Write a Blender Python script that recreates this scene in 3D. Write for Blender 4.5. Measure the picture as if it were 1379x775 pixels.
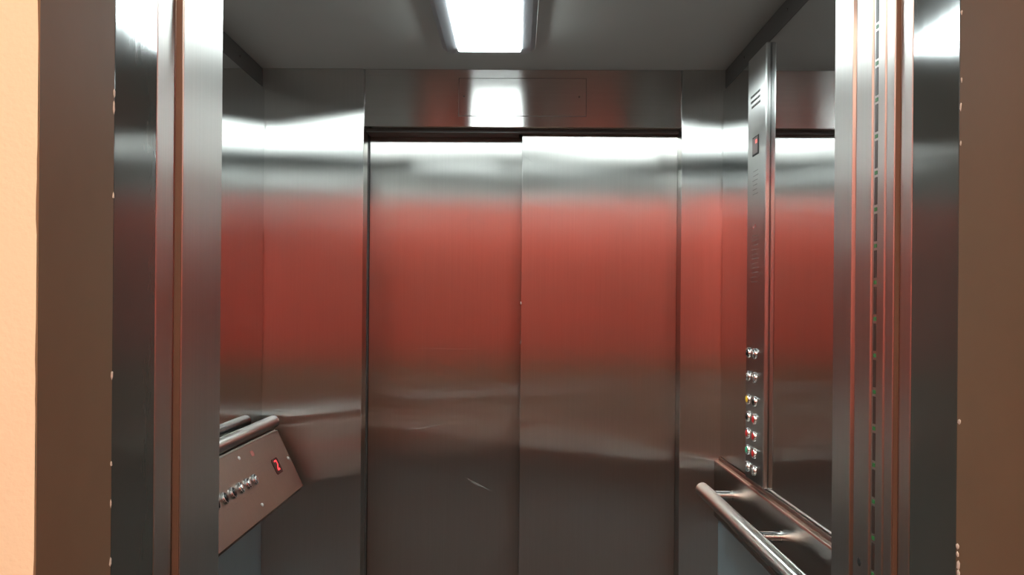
import bpy, bmesh, math, random
from mathutils import Vector, Matrix

S = bpy.context.scene
for o in list(bpy.data.objects):
    bpy.data.objects.remove(o)
COL = S.collection
R = math.radians
random.seed(4)

# ---------------------------------------------------------------- camera
cd = bpy.data.cameras.new('camera')
cam = bpy.data.objects.new('camera', cd)
COL.objects.link(cam)
cd.sensor_width = 36.0
cd.lens = 1300.0 / 1379.0 * 36.0
cd.shift_x = (689.5 - 675.0) / 1379.0
cd.shift_y = (420.0 - 387.5) / 1379.0
cd.clip_start = 0.02
cam.matrix_world = (Matrix.Translation((0, 0, 1.474)) @ Matrix.Rotation(math.atan(22 / 1300.0), 4, 'Z')
                    @ Matrix.Rotation(R(90), 4, 'X') @ Matrix.Rotation(R(0.48), 4, 'Z'))
S.camera = cam

# ---------------------------------------------------------------- world, view
W = bpy.data.worlds.new('world')
S.world = W
W.use_nodes = True
W.node_tree.nodes['Background'].inputs[0].default_value = (0.9, 0.75, 0.6, 1)
W.node_tree.nodes['Background'].inputs[1].default_value = 0.02
S.view_settings.view_transform = 'Standard'
S.view_settings.look = 'None'
S.view_settings.gamma = 1.0
S.view_settings.use_curve_mapping = False
S.view_settings.exposure = 0.0

CAR_LIGHT = 31.0          # emission of the diffuser on the car ceiling
HALL_LIGHT = 270.0         # emission of the bowl lamp on the landing ceiling

# ---------------------------------------------------------------- materials
M = {}


def nodes(name):
    m = bpy.data.materials.new(name)
    m.use_nodes = True
    nt = m.node_tree
    return m, nt, nt.nodes['Principled BSDF']


def noise_chain(nt, scale_vec, scale, detail=3.0, coord='Object'):
    tc = nt.nodes.new('ShaderNodeTexCoord')
    mp = nt.nodes.new('ShaderNodeMapping')
    mp.inputs['Scale'].default_value = scale_vec
    nz = nt.nodes.new('ShaderNodeTexNoise')
    nz.inputs['Scale'].default_value = scale
    nz.inputs['Detail'].default_value = detail
    nt.links.new(tc.outputs[coord], mp.inputs[0])
    nt.links.new(mp.outputs[0], nz.inputs['Vector'])
    return nz


def ramp(nt, src, lo, hi, c0, c1):
    r = nt.nodes.new('ShaderNodeMapRange')
    r.inputs['From Min'].default_value = lo
    r.inputs['From Max'].default_value = hi
    r.inputs['To Min'].default_value = c0
    r.inputs['To Max'].default_value = c1
    nt.links.new(src, r.inputs['Value'])
    return r


def mixcol(nt, fac, a, b):
    x = nt.nodes.new('ShaderNodeMix')
    x.data_type = 'RGBA'
    x.inputs[6].default_value = (*a, 1)
    x.inputs[7].default_value = (*b, 1)
    nt.links.new(fac, x.inputs[0])
    return x.outputs[2]


def brushed(name, grain, col=(0.60, 0.585, 0.565), across=0.60, along=0.025, wave=0.0012):
    """brushed stainless steel: `grain` is the direction of the brush lines; reflections are drawn out
    across the grain (roughness `across`) and stay fairly crisp along it (roughness `along`)"""
    m, nt, p = nodes(name)
    nt.nodes.remove(p)
    p = nt.nodes.new('ShaderNodeBsdfAnisotropic')
    p.distribution = 'BECKMANN'
    alpha = math.sqrt(across * along)
    p.inputs['Anisotropy'].default_value = 1.0 - math.sqrt(along / across) if along < across else math.sqrt(across / along) - 1.0
    v = nt.nodes.new('ShaderNodeCombineXYZ')
    for i in range(3):
        v.inputs[i].default_value = grain[i]
    nt.links.new(v.outputs[0], p.inputs['Tangent'])
    g = noise_chain(nt, [4.0 if k else 260.0 for k in grain], 1.0, 4.0)
    big = noise_chain(nt, (1.0, 1.0, 1.0), 3.2, 3.0)
    c = mixcol(nt, g.outputs['Fac'], tuple(k * 0.94 for k in col), tuple(min(1, k * 1.06) for k in col))
    nt.links.new(c, p.inputs['Color'])
    r0 = math.sqrt(alpha)
    r = ramp(nt, big.outputs['Fac'], 0.3, 0.7, r0 * 0.99, r0 * 1.01)
    nt.links.new(r.outputs[0], p.inputs['Roughness'])
    b = nt.nodes.new('ShaderNodeBump')
    b.inputs['Strength'].default_value = 1.0
    b.inputs['Distance'].default_value = wave
    w = noise_chain(nt, (1.0, 1.0, 1.0), 1.6, 1.0)
    nt.links.new(w.outputs['Fac'], b.inputs['Height'])
    nt.links.new(b.outputs[0], p.inputs['Normal'])
    nt.links.new(p.outputs[0], nt.nodes['Material Output'].inputs['Surface'])
    M[name] = m
    return m


def plain(name, col, rough, metallic=0.0, var=0.10, nscale=6.0, bump=0.0, bscale=60.0, svec=(1, 1, 1), bvec=(1, 1, 1), spec=0.5):
    m, nt, p = nodes(name)
    p.inputs['Metallic'].default_value = metallic
    p.inputs['Roughness'].default_value = rough
    p.inputs['Specular IOR Level'].default_value = spec
    nz = noise_chain(nt, svec, nscale, 4.0)
    c = mixcol(nt, nz.outputs['Fac'], tuple(k * (1 - var) for k in col), tuple(min(1, k * (1 + var)) for k in col))
    nt.links.new(c, p.inputs['Base Color'])
    if bump:
        b = nt.nodes.new('ShaderNodeBump')
        b.inputs['Strength'].default_value = 1.0
        b.inputs['Distance'].default_value = bump
        n2 = noise_chain(nt, bvec, bscale, 3.0)
        nt.links.new(n2.outputs['Fac'], b.inputs['Height'])
        nt.links.new(b.outputs[0], p.inputs['Normal'])
    M[name] = m
    return m


def glow(name, col, strength):
    m, nt, p = nodes(name)
    p.inputs['Base Color'].default_value = (*[min(1, 0.8 * c) for c in col], 1)
    p.inputs['Emission Color'].default_value = (*col, 1)
    p.inputs['Emission Strength'].default_value = strength
    p.inputs['Roughness'].default_value = 0.4
    M[name] = m
    return m


brushed('steel_door', (0, 0, 1), col=(0.66, 0.632, 0.60), across=0.48, along=0.0145)
brushed('steel_return', (0, 0, 1), col=(0.66, 0.64, 0.615), across=0.48, along=0.0140)
brushed('steel_transom', (1, 0, 0), across=0.24, along=0.014)
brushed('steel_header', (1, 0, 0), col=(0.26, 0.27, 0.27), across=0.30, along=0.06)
brushed('steel_reveal', (0, 0, 1), col=(0.72, 0.69, 0.66), across=0.65, along=0.08)
brushed('steel_side', (0, 1, 0), col=(0.48, 0.465, 0.45), across=0.14, along=0.05)
brushed('steel_column', (0, 0, 1), col=(0.60, 0.585, 0.57), across=0.50, along=0.05)
brushed('steel_plate', (0, 0, 1), col=(0.35, 0.325, 0.30), across=0.32, along=0.15)
brushed('steel_tube', (0, 1, 0), col=(0.64, 0.62, 0.60), across=0.06, along=0.40, wave=0.0)
plain('chrome', (0.80, 0.80, 0.80), 0.24, 1.0, 0.03)
plain('mirror', (0.78, 0.79, 0.79), 0.035, 1.0, 0.02, 2.0)
plain('cornice', (0.05, 0.041, 0.036), 0.45, 0.0, 0.15, 20)
plain('ceiling_paint', (0.37, 0.36, 0.34), 0.55, 0.0, 0.05, 4.0)
plain('laminate', (0.20, 0.27, 0.30), 0.45, 0.0, 0.08, 7.0)
plain('rubber', (0.012, 0.012, 0.012), 0.6)
plain('car_floor', (0.016, 0.018, 0.016), 0.6, 0.0, 0.25, 40.0, bump=0.0005, spec=0.2)
plain('frame_paint', (0.060, 0.076, 0.071), 0.10, 0.0, 0.10, 8.0, bump=0.00006, bscale=60.0, bvec=(1, 1, 0.3), spec=0.6)
plain('brown_paint', (0.20, 0.142, 0.090), 0.60, 0.0, 0.10, 9.0, bump=0.00008, bscale=120.0, spec=0.08)
plain('cream_wall', (0.80, 0.74, 0.56), 0.75, 0.0, 0.03, 5.0, bump=0.0005, bscale=160.0)
plain('red_wall', (0.70, 0.145, 0.128), 0.6, 0.0, 0.06, 4.0, bump=0.0005, bscale=120.0)
plain('beige_wall', (0.34, 0.27, 0.20), 0.7, 0.0, 0.05, 5.0)
plain('wainscot', (0.26, 0.18, 0.13), 0.5, 0.0, 0.10, 4.0)
plain('hall_floor', (0.040, 0.030, 0.023), 0.6, 0.0, 0.20, 14.0, spec=0.2)
plain('hall_ceiling', (0.75, 0.70, 0.62), 0.8, 0.0, 0.03, 3.0)
plain('dark_wood', (0.16, 0.05, 0.035), 0.4, 0.0, 0.3, 8.0, svec=(6, 6, 0.6))
plain('shaft', (0.03, 0.03, 0.03), 0.9)
plain('grey_plastic', (0.32, 0.32, 0.34), 0.45, 0.0, 0.04)
plain('plaster_chip', (0.75, 0.70, 0.62), 0.8, 0.0, 0.1, 200)
plain('scratch_metal', (0.62, 0.60, 0.58), 0.55, 1.0, 0.05, 300)
plain('engraved', (0.10, 0.09, 0.085), 0.6, 0.4, 0.1, 100)
plain('engraved_faint', (0.30, 0.28, 0.27), 0.55, 0.8, 0.1, 100)
plain('engraved_red', (0.42, 0.12, 0.10), 0.6, 0.0, 0.1, 100)
plain('screw_zinc', (0.85, 0.83, 0.80), 0.5, 0.5, 0.05)
plain('red_enamel', (0.55, 0.03, 0.03), 0.3, 0.0, 0.05)
plain('yellow_enamel', (0.85, 0.55, 0.04), 0.3, 0.0, 0.05)
plain('green_enamel', (0.05, 0.42, 0.24), 0.3, 0.0, 0.05)
plain('black_gloss', (0.01, 0.01, 0.01), 0.12, 0.0, 0.05)
plain('window_smoke', (0.20, 0.14, 0.14), 0.5, 0.0, 0.05)
glow('diffuser', (0.87, 1.0, 1.0), CAR_LIGHT)
glow('hall_bowl', (1.0, 0.83, 0.64), HALL_LIGHT)
glow('led_green', (0.03, 0.16, 0.045), 0.3)
plain('slot_plastic', (0.045, 0.028, 0.022), 0.4)
plain('dim_reflection', (0.15, 0.088, 0.062), 0.35, 0.4)  # brown that paints a dimmed landing reflection onto thin edge strips
glow('digit_red', (1.0, 0.05, 0.06), 1.6)
glow('digit_pink', (1.0, 0.16, 0.14), 0.8)

# ---------------------------------------------------------------- mesh helpers


def bm_box(bm, x0, x1, y0, y1, z0, z1, bevel=0.0, seg=2):
    r = bmesh.ops.create_cube(bm, size=1.0)
    vs = r['verts']
    for v in vs:
        v.co = Vector((x0 + (v.co.x + .5) * (x1 - x0), y0 + (v.co.y + .5) * (y1 - y0), z0 + (v.co.z + .5) * (z1 - z0)))
    if bevel:
        es = {e for v in vs for e in v.link_edges}
        bmesh.ops.bevel(bm, geom=list(es), offset=bevel, segments=seg, profile=0.5, affect='EDGES')


def bm_prism(bm, poly, axis, a0, a1):
    """poly: list of 2D points; axis 'y' -> (x,z) swept in y, 'x' -> (y,z) swept in x, 'z' -> (x,y) swept in z"""
    def P(p, a):
        return {'y': (p[0], a, p[1]), 'x': (a, p[0], p[1]), 'z': (p[0], p[1], a)}[axis]
    A = [bm.verts.new(P(p, a0)) for p in poly]
    B = [bm.verts.new(P(p, a1)) for p in poly]
    n = len(poly)
    for i in range(n):
        bm.faces.new((A[i], A[(i + 1) % n], B[(i + 1) % n], B[i]))
    bm.faces.new(A[::-1])
    bm.faces.new(B)


def bm_lathe(bm, prof, n=24, mat=None):
    """prof: (h, r) pairs, turned about local X (h runs along +X)"""
    rings = []
    for h, r in prof:
        if r < 1e-7:
            rings.append([bm.verts.new((h, 0, 0))])
        else:
            rings.append([bm.verts.new((h, r * math.cos(2 * math.pi * k / n), r * math.sin(2 * math.pi * k / n))) for k in range(n)])
    for a, b in zip(rings, rings[1:]):
        for k in range(n):
            q = []
            for v in (a[k % len(a)], a[(k + 1) % n % len(a)], b[(k + 1) % n % len(b)], b[k % len(b)]):
                if v not in q:
                    q.append(v)
            if len(q) >= 3:
                bm.faces.new(q)


def finish(name, bm, mat, parent=None, smooth=False, loc=None):
    bmesh.ops.recalc_face_normals(bm, faces=bm.faces)
    me = bpy.data.meshes.new(name)
    bm.to_mesh(me)
    bm.free()
    if smooth:
        for p in me.polygons:
            p.use_smooth = True
        me.set_sharp_from_angle(angle=R(38))
    me.materials.append(M[mat])
    o = bpy.data.objects.new(name, me)
    COL.objects.link(o)
    if parent:
        o.parent = parent
    if loc:
        o.location = loc
    return o


def box(name, mat, x0, x1, y0, y1, z0, z1, parent=None, bevel=0.0, seg=2):
    bm = bmesh.new()
    bm_box(bm, x0, x1, y0, y1, z0, z1, bevel, seg)
    return finish(name, bm, mat, parent)


def boxes(name, mat, lst, parent=None, bevel=0.0):
    bm = bmesh.new()
    for b in lst:
        bm_box(bm, *b, bevel)
    return finish(name, bm, mat, parent)


def prism(name, mat, poly, axis, a0, a1, parent=None):
    bm = bmesh.new()
    bm_prism(bm, poly, axis, a0, a1)
    return finish(name, bm, mat, parent)


def lathe(name, mat, prof, parent=None, matrix=None, n=24):
    bm = bmesh.new()
    bm_lathe(bm, prof, n)
    o = finish(name, bm, mat, parent, smooth=True)
    if matrix is not None:
        o.matrix_local = matrix
    return o


def empty(name, loc=(0, 0, 0)):
    o = bpy.data.objects.new(name, None)
    o.empty_display_size = 0.05
    COL.objects.link(o)
    o.location = loc
    return o


def tag(o, label, cat, group=None):
    o['label'] = label
    o['category'] = cat
    if group:
        o['group'] = group
    return o


def struct(o, label=None, cat=None):
    o['kind'] = 'structure'
    if label:
        o['label'] = label
        o['category'] = cat
    return o


# main dimensions (metres; y runs away from the camera, z up)
XL, XR = -0.4435, 0.4625       # clear opening, front and back
WL, WR = -0.728, 0.578         # inner faces of the car walls
YB = 2.75                      # back wall of the car
YF = 1.43                      # inside of the car front
ZC = 2.165                     # car ceiling
ZD = 2.0                       # head of the doors

# ================================================================ STRUCTURE
struct(box('floor', 'car_floor', -0.76, 0.61, 1.20, 2.93, -0.05, 0.0), 'dark rubber floor of the lift car', 'floor')
struct(box('ceiling', 'ceiling_paint', -0.76, 0.61, 1.20, 2.93, ZC, ZC + 0.04), 'plain grey painted ceiling of the lift car', 'ceiling')

# ---- back wall: two brushed returns, a transom across the door and its access plate
wb = struct(empty('wall_back', (0, YB, 0)), 'brushed steel back wall of the lift car framing the closed doors', 'wall')


def on(o, parent):
    """parent keeping the world place"""
    o.parent = parent
    o.matrix_parent_inverse = Matrix.Translation(-Vector(parent.location))
    return o


on(box('return_panel', 'steel_return', WL - 0.03, XL, YB, 2.826, 0, ZC, bevel=0.0015), wb)
on(box('return_panel', 'steel_return', XR, WR + 0.03, YB, 2.826, 0, ZC, bevel=0.0015), wb)
tr = on(box('transom_panel', 'steel_transom', XL + 0.0015, XR - 0.0015, YB + 0.001, 2.785, ZD, ZC, bevel=0.0015), wb)
bm = bmesh.new()
hx0, hx1, hz0, hz1 = -0.172, 0.190, 2.032, 2.139
bm_box(bm, hx0, hx1, YB - 0.0006, YB + 0.002, hz0, hz1, 0.0004, 1)
gp = boxes('plate_joint', 'engraved', [(hx0 - .0012, hx1 + .0012, YB + .0006, YB + .0016, hz0 - .0012, hz1 + .0012)])
gp.parent = tr
pl = finish('access_plate', bm, 'steel_transom', None)
pl.parent = tr
for sx in (-0.158, 0.170):
    s = lathe('screw', 'engraved', [(0, 0.0022), (0.0012, 0.0022), (0.0018, 0.0012), (0.0018, 0)], None,
              Matrix.Translation((sx, YB - 0.0006, 2.087)) @ Matrix.Rotation(R(-90), 4, 'Z'), 10)
    s.parent = tr
on(boxes('lintel', 'cornice', [(XL + .002, 0.0, 2.786, 2.866, 1.9905, 2.06), (0.0, XR - .002, 2.786, 2.818, 1.992, 2.06)]), wb)
on(box('light_block', 'shaft', -0.80, 0.65, 2.94, 2.96, -0.05, ZC + .05), wb)  # unseen dark sheet added behind the rear doors to stop light leaks
on(box('door_seal', 'rubber', XL - 0.007, XL - 0.0005, 2.828, 2.869, 0.0, 2.0), wb)
on(box('door_sill', 'steel_tube', XL, XR, 2.765, 2.925, -0.004, 0.004), wb)

# ---- side walls
wl = struct(empty('wall_left', (WL, 2.1, 0)), 'left side of the lift car with grey blue laminate below the panel', 'wall')
on(box('wall_panel', 'shaft', WL - 0.030, WL - 0.0135, YF, 2.76, 0, ZC), wl)
on(box('laminate_panel', 'laminate', WL - 0.013, WL + 0.001, YF, YB - 0.001, 0.06, 0.952), wl)
on(box('plinth', 'steel_side', WL - 0.013, WL + 0.004, YF, YB - 0.001, 0, 0.06), wl)
wr = struct(empty('wall_right', (WR, 2.1, 0)), 'right side of the lift car with grey blue laminate below the rail', 'wall')
on(box('wall_panel', 'shaft', WR + 0.0135, WR + 0.030, YF, 2.76, 0, ZC), wr)
on(box('laminate_panel', 'laminate', WR - 0.004, WR + 0.013, YF, YB - 0.001, 0.06, 0.899), wr)
on(box('plinth', 'steel_side', WR - 0.008, WR + 0.013, YF, YB - 0.001, 0, 0.06), wr)
on(prism('dado_panel', 'steel_side', [(WR + .013, 1.068), (WR - .0035, 1.068), (WR - .004, 1.0585), (WR - .012, 1.0575), (WR - .0145, 1.0565), (WR - .016, 1.0535), (WR - .016, 0.9), (WR + .013, 0.9)],
         'y', YF, YB - 0.001), wr)

# ---- recessed cornice strips under the ceiling
for k, (xa, xb, sgn) in enumerate(((WL - 0.0125, WL - 0.006, 1), (WR + 0.006, WR + 0.0125, -1))):
    t = struct(empty('trim_%d' % (k + 1), ((xa + xb) / 2, 2.1, ZC)),
               'dark recessed cornice strip along the ceiling above the %s' % ('left mirror' if k == 0 else 'right mirror'), 'cornice')
    on(box('strip', 'cornice', xa, xb, YF, YB - .001, 2.112, ZC - 0.0005, bevel=0.001), t)
    xin = xb if sgn > 0 else xa
    for yy in (1.72, 2.12, 2.52):
        s = lathe('screw', 'engraved', [(0, 0.004), (0.0015, 0.004), (0.0025, 0.002), (0.0025, 0)], None,
                  Matrix.Translation((xin, yy, 2.139)) @ Matrix.Rotation(0 if sgn > 0 else math.pi, 4, 'Z'), 10)
        on(s, t)

# ---- car front wall (inside of the entrance)
wf = struct(empty('wall_front', (0, YF, 0)), 'brushed steel front returns of the lift car beside the open entrance', 'wall')
on(box('return_panel', 'steel_return', WL - 0.03, XL - 0.02, YF - 0.03, YF, 0, ZC), wf)
on(box('closing_post', 'steel_reveal', XL - 0.05, XL, 1.268, 1.4356, 0, ZD + .05, bevel=0.0015), wf)
on(box('reflection_strip', 'dim_reflection', -0.4533, XL - .0012, 1.2655, 1.2679, 0, ZD + .03), wf)  # brown strip laid over the post edge to darken its reflection
on(box('return_panel', 'steel_return', XR + 0.03, WR + 0.03, YF - 0.03, YF, 0, ZC), wf)
on(box('return_post', 'steel_reveal', XR, XR + 0.05, 1.3478, 1.4235, 0, ZD + .05, bevel=0.0012), wf)
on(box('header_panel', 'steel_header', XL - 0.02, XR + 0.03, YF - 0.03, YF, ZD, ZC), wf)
on(box('entrance_sill', 'steel_tube', XL, XR, 1.10, 1.43, -0.004, 0.004), wf)

# ================================================================ LANDING
YW = 0.9065
XA, XB = -0.4539, 0.4758
HX0, HX1, HY0, HZ = -2.0, 2.0, -4.1, 3.0
struct(box('floor', 'hall_floor', HX0, HX1, HY0, 1.12, -0.05, -0.0045), 'dark tiled floor of the landing outside the lift', 'floor')
struct(box('ceiling', 'hall_ceiling', HX0, HX1, HY0, YW, HZ, HZ + .05), 'pale ceiling of the landing outside the lift', 'ceiling')
hw = struct(empty('wall_landing', (0, YW, 0)), 'cream landing wall with brown painted reveals around the lift entrance', 'wall')
on(boxes('plaster_face', 'cream_wall', [(HX0, XA - .002, YW, 1.06, -0.0045, HZ), (XB + .002, HX1, YW, 1.05, -0.0045, HZ),
                                        (XA - .002, XB + .002, YW, 1.05, 2.09, HZ)]), hw)


def reveal(x, sgn, y1):
    """brown gloss reveal with a slightly ragged hand-painted outer edge"""
    bm = bmesh.new()
    n = 110
    rows = []
    for i in range(n + 1):
        z = 2.09 * i / n
        j = 0.0012 * (random.random() - .5) + 0.0008 * math.sin(i * .7)
        a = bm.verts.new((x - sgn * 0.0002, YW - 0.0008, z))
        b = bm.verts.new((x, YW + 0.002, z))
        c = bm.verts.new((x, y1, z))
        d = bm.verts.new((x + sgn * (0.0014 + j), YW - 0.0008, z))
        e = bm.verts.new((x + sgn * 0.0016, y1, z))
        rows.append((d, a, b, c, e))
    for p, q in zip(rows, rows[1:]):
        for k in range(5):
            bm.faces.new((p[k], p[(k + 1) % 5], q[(k + 1) % 5], q[k]))
    return finish('painted_reveal', bm, 'brown_paint')


on(reveal(XA, -1, 1.0745), hw)
on(reveal(XB, 1, 1.051), hw)
on(box('reveal_head', 'brown_paint', XA, XB, YW, 1.06, 2.088, 2.10), hw)

# chipped paint on the arrises between reveal and frame


def chip(x, y, z, sx, sy, sz):
    bm = bmesh.new()
    bmesh.ops.create_icosphere(bm, subdivisions=1, radius=1.0)
    for v in bm.verts:
        k = 0.65 + 0.7 * random.random()
        v.co = Vector((x + v.co.x * sx * k, y + v.co.y * sy * k, z + v.co.z * sz * k))
    on(finish('paint_chip', bm, 'plaster_chip'), hw)


for z, h in ((1.205, .006), (1.2165, .003), (1.225, .003), (1.142, .006), (1.134, .004), (1.196, .005), (1.36, .003), (1.66, .005), (1.70, .009), (1.728, .006), (1.80, .006)):
    q = .5 if z > 1.5 else 1.0
    chip(XB - .0002, 1.0495 - random.random() * .006 * q, z, .0008, .0035 * q, h * q)
for z, h in ((1.40, .005), (1.30, .004), (1.255, .004), (1.19, .005), (1.137, .006), (1.70, .007), (1.715, .005), (1.60, .004)):
    chip(XA + .0002, 1.0735, z, .0008, .0025, h)

# gloss painted steel frame round the entrance, with the bare steel jamb behind it
fr = struct(empty('trim_3', (0, 1.1, 0)), 'dark grey gloss painted steel frame of the lift entrance', 'door frame')
on(box('jamb', 'frame_paint', XA - .03, XA, 1.0755, 1.2016, 0, 2.06, bevel=0.001), fr)
on(box('jamb', 'frame_paint', XB, XB + .03, 1.052, 1.1752, 0, 2.06, bevel=0.001), fr)
on(box('frame_head', 'frame_paint', XA, XB, 1.062, 1.19, 2.02, 2.06), fr)
on(box('steel_jamb', 'steel_reveal', XA - .03, XA + .0004, 1.2026, 1.262, 0, 2.05, bevel=0.001), fr)
on(box('steel_jamb', 'steel_reveal', XB - .0004, XB + .03, 1.1762, 1.2095, 0, 2.05, bevel=0.001), fr)
on(box('steel_head', 'steel_reveal', XA, XB, 1.2, 1.262, 2.0, 2.05), fr)

# far end of the landing: the red wall that the steel mirrors
fw = struct(empty('wall_red', (0, HY0, 0)), 'red painted wall at the far end of the landing behind the camera', 'wall')
DX = 0.52
on(boxes('upper_wall', 'red_wall', [(HX0, -DX, HY0 - .06, HY0, 1.03, HZ), (DX, HX1, HY0 - .06, HY0, 1.03, HZ), (-DX, DX, HY0 - .06, HY0, 2.06, HZ)]), fw)
on(boxes('wainscot', 'wainscot', [(HX0, -DX, HY0 - .06, HY0 + .006, 0.12, 1.03), (DX, HX1, HY0 - .06, HY0 + .006, 0.12, 1.03)]), fw)
on(boxes('skirting', 'dark_wood', [(HX0, -DX, HY0 - .06, HY0 + .016, 0, 0.12), (DX, HX1, HY0 - .06, HY0 + .016, 0, 0.12)]), fw)
for side, xa, xb, d in (('left', HX0 - .06, HX0, 1), ('right', HX1, HX1 + .06, -1)):
    sw = struct(empty('wall_hall_' + side, ((xa + xb) / 2, -1.6, 0)), 'red side wall of the landing on the %s with a brown wainscot' % side, 'wall')
    on(box('upper_wall', 'red_wall', xa, xb, HY0, YW, 1.03, HZ), sw)
    on(box('wainscot', 'wainscot', xa + (0 if d > 0 else -.006), xb + (.006 if d > 0 else 0), HY0, YW, 0, 1.03), sw)
hd = struct(empty('standin_door', (0, HY0, 0)), 'dark reddish brown door in the red wall behind the camera', 'door')  # unseen door added to darken the middle of the steel reflections
on(box('door_leaf', 'dark_wood', -.45, .45, HY0 - .05, HY0 - .01, 0.004, 2.0), hd)
on(boxes('architrave', 'dark_wood', [(-DX, -.452, HY0 - .06, HY0 + .012, 0, 2.06), (.452, DX, HY0 - .06, HY0 + .012, 0, 2.06), (-.452, .452, HY0 - .06, HY0 + .012, 2.004, 2.06)], bevel=.003), hd)
on(lathe('door_knob', 'chrome', [(0, .025), (.004, .025), (.006, .01), (.035, .01), (.04, .024), (.055, .026), (.065, .018), (.067, 0)], None,
         Matrix.Translation((.38, HY0 - .01, 1.02)) @ Matrix.Rotation(R(90), 4, 'Z')), hd)

# bowl lamp on the landing ceiling, and a second one added to brighten the red wall
DOWN = Matrix.Rotation(R(90), 4, 'Y')
for lx, ly, lab in ((-0.12, -0.9, 'warm white glass bowl lamp on the landing ceiling, nearest the lift'),
                    (-0.3, -3.2, 'warm white glass bowl lamp on the landing ceiling, added to brighten the red wall')):
    lampr = tag(empty('bowl_lamp', (lx, ly, HZ)), lab, 'lamp', 'landing ceiling lamps')
    lathe('lamp_base', 'chrome', [(0, .17), (.02, .17), (.028, .16), (.028, 0)], lampr, DOWN, 32)
    lathe('glass_bowl', 'hall_bowl', [(.028, .155), (.06, .15), (.09, .125), (.11, .08), (.12, .03), (.121, 0)], lampr, DOWN, 32)

# ================================================================ CAR THINGS
# ---- closed rear doors


def scratch(parent, x0, z0, x1, z1, w, y):
    bm = bmesh.new()
    d = Vector((x1 - x0, 0, z1 - z0))
    nrm = Vector((-d.z, 0, d.x)).normalized()
    n = 6
    prev = None
    for i in range(n + 1):
        f = i / n
        c = Vector((x0, y, z0)) + d * f + nrm * (w * (random.random() - .5) * .8)
        h = w * .33 * math.sin(math.pi * (0.05 + 0.9 * f)) + .00005
        ring = [bm.verts.new(c + nrm * h), bm.verts.new(c + Vector((0, -0.00025, 0))), bm.verts.new(c - nrm * h)]
        if prev:
            for k in range(3):
                bm.faces.new((prev[k], prev[(k + 1) % 3], ring[(k + 1) % 3], ring[k]))
        prev = ring
    on(finish('scratch', bm, 'scratch_metal'), parent)


dl = tag(empty('lift_door_panel', (-0.2, 2.88, 0)), 'left closed brushed steel sliding door panel, set further back than the right one', 'door')
on(box('door_skin', 'steel_door', XL + .0002, 0.07, 2.870, 2.895, 0.006, 2.06, bevel=0.0015), dl)
for a in ((-0.1494, 0.9795, -0.0723, 0.9387, .0012), (-0.135, 0.966, -0.105, 0.953, .0009), (-0.324, 1.120, -0.27, 1.126, .0014), (-0.27, 1.128, -0.225, 1.136, .0009),
          (-0.1603, 1.7495, -0.1300, 1.743, .0009), (-.118, 1.742, -.088, 1.733, .0011), (-0.30, 1.362, -0.12, 1.362, .0005), (-.075, 1.895, -.03, 1.899, .0012), (-.12, 1.905, -.09, 1.909, .001)):
    scratch(dl, a[0] * 1.007, a[1], a[2] * 1.007, a[3], a[4], 2.8699)
drr = tag(empty('lift_door_panel', (0.23, 2.83, 0)), 'right closed brushed steel sliding door panel, its free edge overlapping the left one', 'door')
on(box('door_skin', 'steel_door', 0.0094, XR - 0.0004, 2.820, 2.845, 0.006, 2.06, bevel=0.0015), drr)
for a in ((0.0137, 1.9304, 0.0402, 1.9109, .0022), (0.013, 1.82, 0.03, 1.815, .001)):
    scratch(drr, a[0], a[1], a[2], a[3], a[4], 2.8199)
for z in (1.499, 1.384, 1.168):                       # bright nicks on the free edge
    bm = bmesh.new()
    bmesh.ops.create_icosphere(bm, subdivisions=1, radius=1)
    for v in bm.verts:
        v.co = Vector((0.0096 + v.co.x * .0016, 2.8208 + v.co.y * .0010, z + v.co.z * .0045 * (0.6 + random.random() * .8)))
    on(finish('nick', bm, 'scratch_metal'), drr)

# ---- mirrors
ml = tag(empty('wall_mirror', (WL, 2.1, 0.955)), 'wall mirror on the left side of the car above the sloping panel', 'mirror')
on(box('glass', 'mirror', WL - 0.012, WL, YF + .006, YB - .002, 0.955, 2.106, bevel=0.0006, seg=1), ml)
mr = tag(empty('wall_mirror', (WR, 2.1, 1.07)), 'wall mirror on the right side of the car behind the button column', 'mirror')
on(box('glass', 'mirror', WR, WR + 0.012, YF + .006, YB - .002, 1.0695, 2.104, bevel=0.0006, seg=1), mr)

# ---- ceiling light
cl = tag(empty('ceiling_light', (-0.078, 2.1, ZC)), 'glowing rectangular diffuser light in a grey housing on the car ceiling', 'light')
lx0, lx1, ly0, ly1 = -0.2, 0.04, 1.66, 2.525
dx0, dx1, dy0, dy1, dz = -0.154, 0.003, 1.745, 2.42, 2.125


def octo(x0, x1, y0, y1, c):
    return [(x0 + c, y0), (x1 - c, y0), (x1, y0 + c), (x1, y1 - c), (x1 - c, y1), (x0 + c, y1), (x0, y1 - c), (x0, y0 + c)]


bm = bmesh.new()
levels = [(octo(lx0, lx1, ly0, ly1, .016), ZC - 0.0003), (octo(lx0, lx1, ly0, ly1, .016), ZC - 0.006),
          (octo(lx0 + .014, lx1 - .012, ly0 + .03, ly1 - .03, .016), ZC - 0.024),
          (octo(dx0 - .004, dx1 + .004, dy0 - .01, dy1 + .004, .003), dz + 0.008), (octo(dx0 + .004, dx1 - .004, dy0, dy1 - .006, .003), dz + 0.008)]
prev = None
for poly, z in levels:
    ring = [bm.verts.new((p[0], p[1], z)) for p in poly]
    if prev:
        for k in range(8):
            bm.faces.new((prev[k], prev[(k + 1) % 8], ring[(k + 1) % 8], ring[k]))
    prev = ring
bm.faces.new(prev)
on(finish('housing', bm, 'grey_plastic'), cl)
on(box('diffuser', 'diffuser', dx0, dx1, dy0, dy1, dz, dz + 0.012, bevel=0.004), cl)

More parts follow.
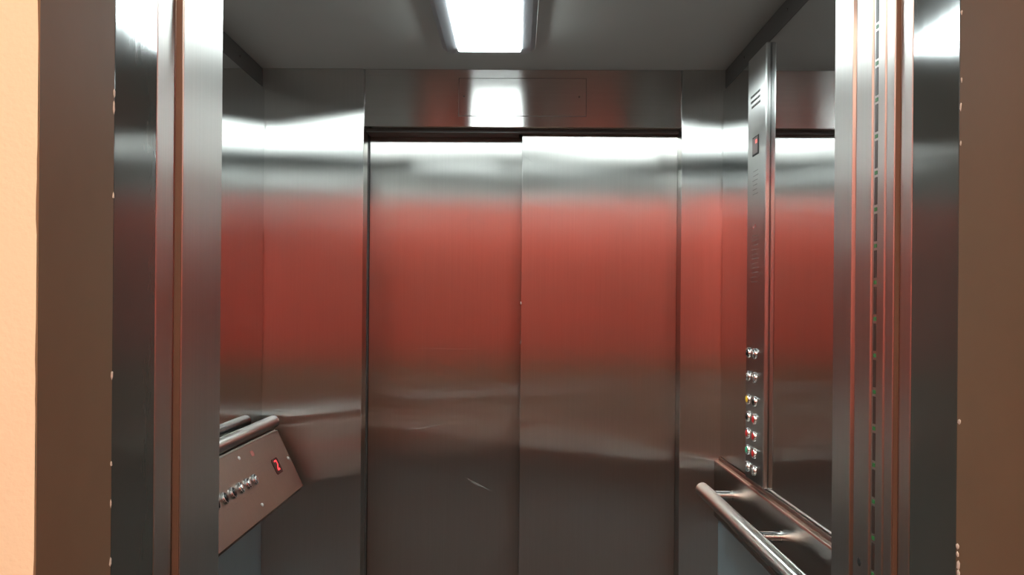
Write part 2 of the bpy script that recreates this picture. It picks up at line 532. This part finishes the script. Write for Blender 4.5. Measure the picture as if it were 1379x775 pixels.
# ---- push buttons: a bezel with an inlay ring and a domed cap
bezel_prof = [(-.002, .0130), (.004, .0130), (.0062, .0118), (.0066, .0106), (.0035, .0098), (.0025, .0096)]
ring_prof = [(.0022, .0097), (.0050, .0094), (.0056, .0082), (.0040, .0074)]
cap_prof = [(.002, .0076), (.0072, .0074), (.0086, .0062), (.0092, .0036), (.0094, 0)]
protos = {}


def button(parent, mat4, ring, cap='chrome', bez='chrome', sc=1.0):
    key = (ring, cap, bez)
    mats = {'button': (bez, bezel_prof), 'ring': (ring, ring_prof), 'cap': (cap, cap_prof)}
    if key not in protos:
        ms = {}
        for nm, (mt, pf) in mats.items():
            bm = bmesh.new()
            bm_lathe(bm, pf, 20)
            o = finish(nm, bm, mt, None, smooth=True)
            ms[nm] = o.data
            bpy.data.objects.remove(o)
        protos[key] = ms
    ms = protos[key]
    b = bpy.data.objects.new('button', ms['button'])
    COL.objects.link(b)
    b.parent = parent
    b.matrix_local = mat4 @ Matrix.Scale(sc, 4)
    for nm in ('ring', 'cap'):
        c = bpy.data.objects.new(nm, ms[nm])
        COL.objects.link(c)
        c.parent = b
    return b


# ---- sloping control panel on the left wall. local x = out of the plate, y = along the wall, z = up the slope
P0 = Vector((-0.678, 2.72, 1.133))
SL = Vector((0.075, 0, -0.157))
LEN = SL.length
ang = math.atan2(0.075, 0.157)
RP = Matrix.Rotation(-ang, 4, 'Y')
sp = tag(empty('control_panel', P0), 'sloping brushed steel control panel with a row of buttons under the left handrail', 'control panel')
sp.rotation_euler = (0, -ang, 0)
PY0, PY1 = -0.93, 0.0
inv = (Matrix.Translation(P0) @ RP).inverted()


def prof_local(pts):
    return [tuple((inv @ Vector((x, P0.y, z)))[i] for i in (0, 2)) for x, z in pts]


bm = bmesh.new()
poly = prof_local([(WL + .0015, 1.136), (-0.682, 1.136), (-0.6795, 1.133), (-0.6045, 0.976), (-0.609, 0.966), (WL + .0015, 0.958)])
bm_prism(bm, poly, 'y', PY0 + .006, PY1 - .006)
finish('housing', bm, 'steel_plate', sp)
bm = bmesh.new()
bm_box(bm, -0.0012, 0.0016, PY0, PY1, -LEN, 0.0, 0.0008, 1)
finish('faceplate', bm, 'steel_plate', sp)
for i, (y, t) in enumerate(((2.1043, .083), (2.1655, .083), (2.2265, .083), (2.2860, .0835), (2.345, .0838), (2.043, .083))):
    dark = i in (0, 1, 5)
    button(sp, Matrix.Translation((0.0014, y - P0.y, -t)), 'black_gloss', 'black_gloss' if dark else 'chrome', 'chrome', 1.12)
    bm = bmesh.new()                                   # engraved marks below each button
    bm_box(bm, .0014, .0018, y - P0.y - .008, y - P0.y + .008, -t - .026, -t - .0245)
    finish('engraved_mark', bm, 'engraved_faint', sp)
for y, t in ((2.3116, .020), (2.3222, .1464), (2.6952, .0843), (1.94, .02), (1.94, .1464)):
    lathe('screw', 'screw_zinc', [(0, .0048), (.0022, .0046), (.0036, .0028), (.0040, 0)], sp, Matrix.Translation((.0014, y - P0.y, -t)), 12)
# floor display
bm = bmesh.new()
cy = 2.5675 - P0.y
bm_prism(bm, [(cy + a * .030 - (0 if abs(b) < .9 else 0) * 0, -.0858 + b * .0215) for a, b in
              ((-.8, -1), (.8, -1), (1, -.75), (1, .75), (.8, 1), (-.8, 1), (-1, .75), (-1, -.75))], 'x', .001, .0032)
dsp = finish('display', bm, 'black_gloss', sp)
bm = bmesh.new()                                       # a lit numeral made of strokes
def stroke(bm, y0, z0, y1, z1, w, x0, x1):
    d = Vector((y1 - y0, z1 - z0)).normalized()
    n = Vector((-d.y, d.x)) * w
    a, b = Vector((y0, z0)), Vector((y1, z1))
    bm_prism(bm, [tuple(a - n), tuple(b - n), tuple(b + n), tuple(a + n)], 'x', x0, x1)
for s in ((-.011, .012, .009, .012), (.009, .012, .009, .001), (.009, .001, -.008, -.012), (-.009, -.012, .011, -.012)):
    stroke(bm, cy + s[0], -.0838 + s[1], cy + s[2], -.0838 + s[3], .0022, .0030, .0038)
g = finish('numeral', bm, 'digit_red', dsp)
# faint engraved notice: a red square pictogram and small rows of lettering
bm = bmesh.new()
bm_box(bm, .0014, .0018, 2.4229 - P0.y - .012, 2.4229 - P0.y + .012, -.0252 - .007, -.0252 + .007)
finish('pictogram', bm, 'engraved_red', sp)
bm = bmesh.new()
for r_ in range(5):
    y = 2.405 - P0.y
    for k in range(6):
        w = .005 + .006 * random.random()
        bm_box(bm, .0014, .0017, y, y + w, -.040 - r_ * .009, -.0388 - r_ * .009)
        y += w + .003
finish('engraved_lines', bm, 'engraved_faint', sp)

# ---- button column on the right wall
cp = tag(empty('control_panel', (WR, 2.313, 1.072)), 'tall narrow steel button column on the right mirror', 'control panel')
XF = WR - 0.012
CY0, CY1 = 2.2266, 2.3994
on(box('faceplate', 'steel_column', XF, WR, CY0, CY1, 1.0705, 2.100, bevel=0.004, seg=3), cp)
INW = Matrix.Rotation(math.pi, 4, 'Z')
cpi = Matrix.Translation(-Vector(cp.location))
rows = (1.3792, 1.3224, 1.2660, 1.2240, 1.1832, 1.1428, 1.1020)
cols = (('black_gloss', 'black_gloss'), ('black_gloss', 'black_gloss'), ('yellow_enamel', 'black_gloss'), ('black_gloss', 'red_enamel'),
        ('red_enamel', 'red_enamel'), ('green_enamel', 'red_enamel'), ('black_gloss', 'black_gloss'))
caps = (('black_gloss', 'chrome'), ('chrome', 'chrome'), ('yellow_enamel', 'black_gloss'), ('black_gloss', 'red_enamel'),
        ('red_enamel', 'red_enamel'), ('green_enamel', 'red_enamel'), ('chrome', 'chrome'))
for z, cc, kk in zip(rows, cols, caps):
    for y, c, k in zip((2.3598, 2.2972), cc, kk):
        button(cp, cpi @ Matrix.Translation((XF, y, z)) @ INW, c, k)
dsp2 = on(box('display', 'rubber', XF - .0016, XF + .001, 2.288, 2.345, 1.853, 1.899, bevel=.0008, seg=1), cp)
o = box('display_window', 'window_smoke', XF - .0021, XF - .0012, 2.2925, 2.3405, 1.857, 1.895)
o.parent = dsp2
o = box('numeral', 'digit_pink', XF - .0028, XF - .0022, 2.296, 2.312, 1.880, 1.889)
o.parent = dsp2


def lettering(name, mat, rows_, parent, y_hi, y_lo, h):
    bm = bmesh.new()
    for z in rows_:
        y = y_hi - .012 * random.random()
        lo = y_lo + .02 * random.random()
        while y > lo:
            w = .004 + .008 * random.random()
            bm_box(bm, XF - .0004, XF + .0002, max(y - w, lo - .002), y, z, z + h)
            y -= w + .0025
    on(finish(name, bm, mat), parent)


lettering('engraved_lines', 'engraved', (1.998, 1.985, 1.972), cp, 2.372, 2.275, .006)
lettering('engraved_lines', 'engraved_faint', [1.815 - .011 * k for k in range(6)], cp, 2.345, 2.285, .0016)
lettering('engraved_lines', 'engraved_faint', [1.660 - .011 * k for k in range(11)], cp, 2.352, 2.280, .0016)
bm = bmesh.new()
for y, z in ((2.335, 1.678), (2.317, 1.681)):
    bm_box(bm, XF - .0004, XF + .0002, y - .005, y + .005, z, z + .007)
on(finish('pictogram', bm, 'engraved_red'), cp)

# ---- handrails


def tube_along_y(name, x, z, r, y0, y1, parent):
    e = .006
    pf = [(y0, 0), (y0, r - e), (y0 + e * .3, r - e * .3), (y0 + e, r), (y1 - e, r), (y1 - e * .3, r - e * .3), (y1, r - e), (y1, 0)]
    o = lathe(name, 'steel_tube', pf, None, Matrix.Translation((x, 0, z)) @ Matrix.Rotation(R(90), 4, 'Z'), 32)
    return on(o, parent)


def bracket(x0, x1, y, z, r, parent):
    """post from the rail (x0) to the wall plate (x1) with a thin collar at the wall"""
    d = 1 if x1 > x0 else -1
    L = abs(x1 - x0)
    pf = [(0, 0), (0, r), (L - .004, r), (L - .004, r * 1.08), (L, r * 1.08), (L, 0)]
    o = lathe('bracket', 'chrome', pf, None, Matrix.Translation((x0, y, z)) @ (Matrix.Identity(4) if d > 0 else INW), 20)
    return on(o, parent)


hr = tag(empty('handrail', (WR - .016, 2.05, 1.0)), 'round steel handrail on two posts along the right wall', 'handrail')
tube_along_y('rail', 0.5015, 1.000, 0.0185, 1.52, 2.612, hr)
for y in (2.508, 2.047, 1.60):
    bracket(0.507, WR - .0158, y, 1.003, .0115, hr)
hl = tag(empty('handrail', (WL, 2.1, 1.157)), 'round steel handrail along the top of the sloping left panel', 'handrail')
tube_along_y('rail', -0.6885, 1.1575, 0.0175, 1.52, 2.725, hl)
for y in (1.75, 2.1):
    bracket(-0.695, WL + .0003, y, 1.1605, .0095, hl)

# ---- open entrance doors stacked at the right, with the light curtain between them
on_ = []
d1 = tag(box('car_door_panel', 'steel_reveal', 0.4666, 0.90, 1.2862, 1.3440, 0.006, 2.03, bevel=0.0012), 'open brushed steel car door leaf edge with a small black hole, right of entrance', 'door')
hole = lathe('hole', 'rubber', [(0, .0065), (.0005, .006), (.0006, 0)], None, Matrix.Translation((.4667, 1.3189, 1.1383)) @ INW, 16)
hole.parent = d1
d2 = tag(box('car_door_panel', 'steel_reveal', 0.4668, 0.90, 1.2405, 1.2632, 0.006, 2.03, bevel=0.001), 'open brushed steel car door leaf edge just in front of the light curtain', 'door')
d3 = tag(box('landing_door_panel', 'steel_reveal', 0.4682, 0.90, 1.2130, 1.2385, 0.006, 2.03, bevel=0.001), 'open brushed steel landing door leaf edge beside the dark painted frame', 'door')
bs = box('reflection_strip', 'dim_reflection', 0.4694, 0.4756, 1.2112, 1.2129, 0.006, 2.03)  # added strip, its brown colour replaces the bright pink reflection on this edge
bs.parent = d3
lc = tag(empty('light_curtain', (0.47, 1.275, 0.006)), 'narrow vertical light curtain strip with green lamps between the open door leaves', 'light curtain')
on(box('housing', 'steel_reveal', 0.4690, 0.4860, 1.2640, 1.2855, 0.006, 2.03), lc)
slotm = None
k = 0
z = 0.078
while z < 2.0:
    for nm, mt, z0, z1 in (('lens_slot', 'slot_plastic', z + .006, z + .042), ('lamp', 'led_green', z - .0025, z + .0025)):
        on(box(nm, mt, 0.4684, 0.4702, 1.270, 1.279, z0, z1), lc)
    z += 0.04795
